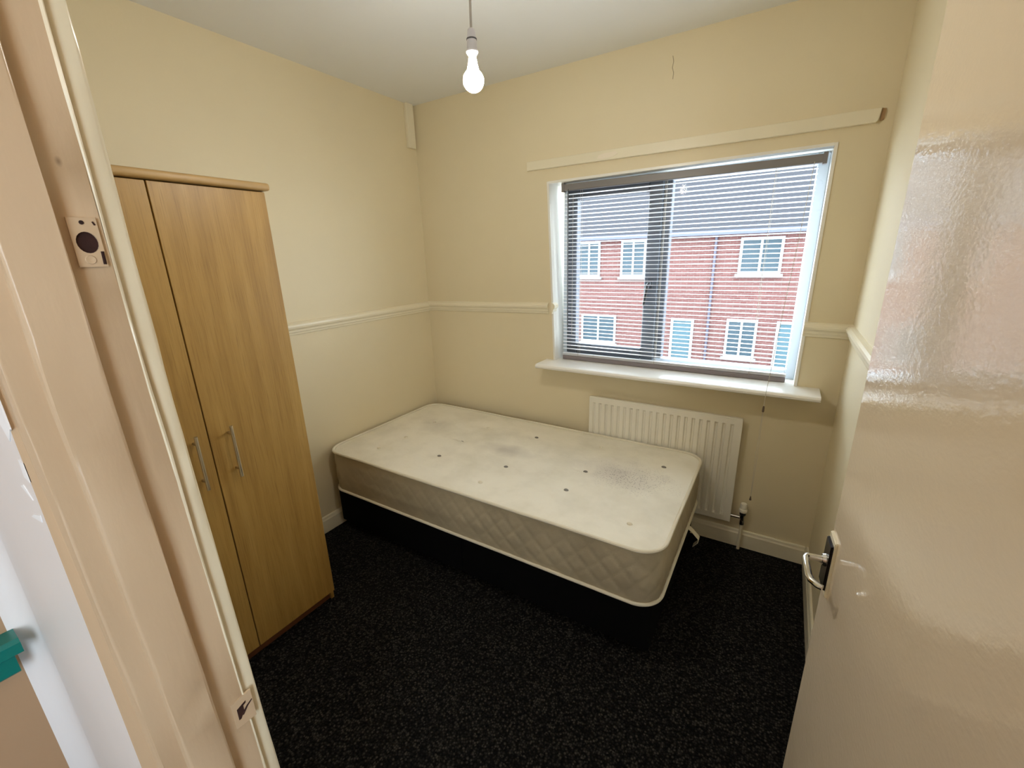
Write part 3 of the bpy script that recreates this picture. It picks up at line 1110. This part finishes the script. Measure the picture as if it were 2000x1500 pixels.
# ------------------------------------------------------------------ wardrobe
WX, WY0, WY1 = 0.5214, -2.100, -1.379
GY = -1.7425
wr = tag(empty('wardrobe', (0.26, (WY0 + WY1) / 2, 0.0)), 'oak effect two door wardrobe with bar handles against the left wall', 'wardrobe')
obj('top_panel', B(0.012, WX + 0.020, WY0 - 0.004, WY1 + 0.008, 1.816, 1.842, 0.009, 3), M_oak_edge, wr, True)
for y_ in (WY0, WY1 - 0.016):
    obj('side_panel', B(0.016, WX - 0.022, y_, y_ + 0.016, 0.0, 1.816, 0.001, 1), M_oak, wr)
obj('back_panel', B(0.016, 0.022, WY0 + 0.016, WY1 - 0.016, 0.06, 1.816), M_oak, wr)
obj('base_shelf', B(0.022, WX - 0.026, WY0 + 0.016, WY1 - 0.016, 0.060, 0.076), M_oak, wr)
obj('plinth', B(WX - 0.050, WX - 0.034, WY0 + 0.016, WY1 - 0.016, 0.0, 0.060), M_plinth, wr)
for (ya, yb, hy) in ((GY + 0.002, WY1 - 0.006, -1.678), (WY0 + 0.006, GY - 0.002, -1.791)):
    d_ = obj('door', B(WX - 0.019, WX, ya, yb, 0.055, 1.812, 0.0012, 1), M_oak, wr)
    hb = bmesh.new()
    xh = WX + 0.030
    tube(hb, [(xh, hy, 1.012), (xh, hy, 0.812)], 0.0055, 12)
    hd = obj('handle', hb, M_brass, d_, True)
    for z_ in (0.982, 0.842):
        obj('handle_post', tube(bmesh.new(), [(WX - 0.001, hy, z_), (xh - 0.002, hy, z_)], 0.0045, 10), M_brass, d_, True)

# ------------------------------------------------------------------ bedroom door, opened against the right wall
door = tag(empty('door_1', (2.374, YF, 0.0)), 'flush cream gloss door standing open with chrome lever handle', kind='structure')
A_ = Vector((2.374, -2.200, 0))
Bv = Vector((2.310, -1.455, 0))
dd = (Bv - A_).normalized()
nn = Vector((dd.y, -dd.x, 0))      # towards the wall
bm = bmesh.new()
TH = 0.035
poly = [A_, Bv, Bv + nn * TH, A_ + nn * TH]
prism(bm, [(v.x, v.y) for v in poly], lambda x, y: (x, y, 0.012), lambda x, y: (x, y, 1.985))
bmesh.ops.bevel(bm, geom=list(bm.edges), offset=0.002, segments=2, affect='EDGES')
leaf = obj('door_leaf', bm, M_door, door, True)


def onface(back, out, z):
    """point on the visible door face: distance back from the leading edge, distance out of the face"""
    p = Bv - dd * back - nn * out
    return (p.x, p.y, z)


def dbox(b0, b1, o0, o1, z0, z1, bev):
    bm = bmesh.new()
    c = [onface(b, o, 0) for b, o in ((b0, o0), (b1, o0), (b1, o1), (b0, o1))]
    prism(bm, [(p[0], p[1]) for p in c], lambda x, y: (x, y, z0), lambda x, y: (x, y, z1))
    bmesh.ops.bevel(bm, geom=list(bm.edges), offset=bev, segments=2, affect='EDGES')
    return bm


hdl = obj('handle_plate', dbox(0.006, 0.046, 0.0015, 0.009, 0.950, 1.045, 0.0015), M_platedark, door, True)
hdl['label'] = 'chrome lever backplate on a cream painted packer'
obj('packer', dbox(0.003, 0.050, -0.002, 0.0045, 0.938, 1.056, 0.0015), M_trim, hdl, True)
zc = 1.004
lev = bmesh.new()
tube(lev, [onface(0.026, 0.008, zc), onface(0.026, 0.014, zc)], [0.0125, 0.0105], 16)
tube(lev, [onface(0.026, 0.012, zc), onface(0.026, 0.034, zc), onface(0.028, 0.039, zc), onface(0.035, 0.041, zc), onface(0.082, 0.041, zc - 0.002), onface(0.094, 0.039, zc - 0.003), onface(0.104, 0.031, zc - 0.003), onface(0.108, 0.024, zc - 0.003)],
     [0.0068, 0.0060, 0.0060, 0.0060, 0.0058, 0.0056, 0.0054, 0.0050], 12)
obj('lever', lev, M_chrome, hdl, True)
bm = bmesh.new()
p0 = Bv + nn * 0.006
p1 = Bv + nn * 0.028
prism(bm, [(p0.x, p0.y), (p1.x, p1.y), ((p1 + dd * 0.002).x, (p1 + dd * 0.002).y), ((p0 + dd * 0.002).x, (p0 + dd * 0.002).y)], lambda x, y: (x, y, 0.955), lambda x, y: (x, y, 1.035))
obj('latch_forend', bm, M_brass, door)
for z_ in (0.25, 1.72):
    p = A_ + nn * (TH + 0.002) - dd * 0.004
    obj('hinge', tube(bmesh.new(), [(p.x, p.y + 0.004, z_ - 0.05), (p.x, p.y + 0.004, z_ + 0.05)], 0.006, 10), M_brass, door, True)

# ------------------------------------------------------------------ pendant lamp
LX, LYp = 1.386, -1.260
lamp = tag(empty('pendant_lamp', (LX, LYp, H)), 'bare lit bulb in a white lampholder hanging from the ceiling on a flex', 'lamp')
obj('ceiling_rose', lathe(bmesh.new(), [(0, 0), (0.038, 0.0), (0.036, -0.012), (0.020, -0.022), (0.008, -0.026), (0, -0.026)], (LX, LYp, H), (0, 0, 1), 28), M_holder, lamp, True)
obj('flex', tube(bmesh.new(), [(LX - 0.001, LYp, H - 0.02), (LX - 0.002, LYp, 2.34), (LX + 0.001, LYp, 2.22), (LX, LYp, 2.138)], 0.0032, 8), M_cord, lamp, True)
holder = obj('lampholder', lathe(bmesh.new(), [(0, 2.142), (0.0065, 2.1415), (0.0095, 2.139), (0.0120, 2.122), (0.0126, 2.121), (0.0126, 2.117), (0.0128, 2.1165), (0.0135, 2.097), (0.0136, 2.092), (0.0158, 2.091), (0.0158, 2.088), (0.0140, 2.086), (0.0130, 2.084), (0, 2.084)], (LX, LYp, 0), (0, 0, 1), 28), M_holder, lamp, True)
obj('holder_ring', lathe(bmesh.new(), [(0.0124, 2.1185), (0.0136, 2.1190), (0.0138, 2.1160), (0.0126, 2.1155)], (LX, LYp, 0), (0, 0, 1), 28), M_holdring, lamp, True)
obj('bulb_collar', lathe(bmesh.new(), [(0.0, 2.085), (0.0105, 2.085), (0.0105, 2.072), (0.0, 2.072)], (LX, LYp, 0), (0, 0, 1), 28), M_valve_white, lamp, True)
BR, BZ = 0.0280, 2.0235
bp = [(0.0, 2.0715), (0.0108, 2.0712), (0.0125, 2.0600)]
for k in range(15):
    a = PI * (0.20 + 0.80 * k / 14)
    bp.append((max(0.0, BR * math.sin(a)), BZ + BR * math.cos(a)))
obj('bulb', lathe(bmesh.new(), bp, (LX, LYp, 0), (0, 0, 1), 24), M_bulb, lamp, True)

# ------------------------------------------------------------------ hall: added fill light and rail
hl = bpy.data.lights.new('hall_fill_light', 'POINT')  # unseen lamp, added to warm and brighten the door frame
hl.energy = HALL_FILL_W
hl.color = (1.0, 0.83, 0.65)
hl.shadow_soft_size = 0.14
hlo = bpy.data.objects.new('hall_fill_light', hl)
COL.objects.link(hlo)
hlo.location = (2.55, -2.95, 2.20)

rail = tag(empty('handrail', (HX0, -2.6, 0.96)), 'teal painted stepped handrail end on the hall wall beside the door frame', 'rail')
bm = bmesh.new()
prism(bm, [(0.0, 0.0), (0.034, 0.0), (0.040, 0.004), (0.040, 0.022), (0.034, 0.028), (0.0, 0.028)], lambda a, z: (HX0 + a, -2.322, 0.976 + z), lambda a, z: (HX0 + a, -3.3, 0.976 + z))
obj('rail_cap', bm, M_teal, rail)
bm = bmesh.new()
prism(bm, [(0.0, 0.0), (0.026, 0.0), (0.028, 0.003), (0.028, 0.034), (0.0, 0.034)], lambda a, z: (HX0 + a, -2.332, 0.940 + z), lambda a, z: (HX0 + a, -3.3, 0.940 + z))
obj('rail_backing', bm, M_teal, rail)

# ------------------------------------------------------------------ street outside the window
GZ = -3.05
struct('road', B(-16, 16, 4.5, 12.6, GZ - 0.2, GZ), M_tarmac)
struct('pavement', B(-16, 16, 12.6, 16.0, GZ - 0.2, GZ + 0.10), M_paving)


def house(name, x0, x1, label, wins, doors, y=16.0):
    r_ = tag(empty(name, ((x0 + x1) / 2, y, GZ + 0.1)), label, 'house', 'terraced houses across the street')
    ez = 2.25
    obj('wall', B(x0, x1, y, y + 0.3, GZ, ez), M_brick, r_)
    obj('end_wall', B(x0, x1, y + 6.7, y + 7.0, GZ, ez), M_brick, r_)
    bm = bmesh.new()
    prism(bm, [(y - 0.35, ez - 0.02), (y + 3.6, ez + 3.4), (y + 7.3, ez - 0.02), (y + 7.3, ez - 0.10), (y + 3.6, ez + 3.3), (y - 0.35, ez - 0.12)], lambda a, z: (x0, a, z), lambda a, z: (x1, a, z))
    obj('roof', bm, M_tile, r_)
    bm = bmesh.new()
    box(bm, x0, x1, y - 0.38, y - 0.02, ez - 0.18, ez - 0.02)
    obj('fascia', bm, M_fascia, r_)
    for (a, b_, c, d) in wins:
        bm = bmesh.new()
        f_ = 0.09
        for q in ((a, a + f_, c, d), (b_ - f_, b_, c, d), (a + f_, b_ - f_, c, c + f_), (a + f_, b_ - f_, d - f_, d), ((a + b_) / 2 - 0.04, (a + b_) / 2 + 0.04, c + f_, d - f_)):
            box(bm, q[0], q[1], y - 0.06, y + 0.02, q[2], q[3])
        w_ = obj('window', bm, M_farwhite, r_)
        obj('pane', B(a + f_, b_ - f_, y - 0.03, y - 0.01, c + f_, d - f_), M_housepane, w_)
        obj('sill', B(a - 0.08, b_ + 0.08, y - 0.12, y, c - 0.12, c), M_concrete, w_)
    for (a, b_, c, d) in doors:
        bm = bmesh.new()
        for q in ((a, a + 0.1, c, d), (b_ - 0.1, b_, c, d), (a + 0.1, b_ - 0.1, d - 0.1, d)):
            box(bm, q[0], q[1], y - 0.05, y + 0.02, q[2], q[3])
        box(bm, a + 0.1, b_ - 0.1, y - 0.02, y + 0.02, c, d - 0.1, mi=1)
        obj('front_door', bm, [M_farwhite, M_tealdoor], r_)
    return r_


h1 = house('terraced_house', -13.0, -0.25, 'red brick terraced house left of the downpipe seen through the blind', [(-5.70, -4.70, 0.58, 2.02), (-3.80, -2.76, 0.58, 2.02), (-10.0, -9.0, 0.58, 2.02), (-5.5, -3.9, -2.3, -1.05), (-10.0, -8.6, -2.3, -1.05)], [(-1.60, -0.72, GZ + 0.1, -1.05)])
h2 = house('terraced_house', -0.25, 10.0, 'red brick terraced house right of the downpipe seen through the blind', [(0.62, 1.98, 0.68, 1.95), (4.2, 5.5, 0.68, 1.95), (0.45, 1.50, -2.45, -0.98), (4.4, 5.6, -2.4, -1.0)], [(2.10, 3.00, GZ + 0.1, -1.0)])
obj('downpipe', tube(bmesh.new(), [(-0.20, 15.93, 2.1), (-0.20, 15.93, GZ + 0.1)], 0.05, 8), M_downpipe, h2)
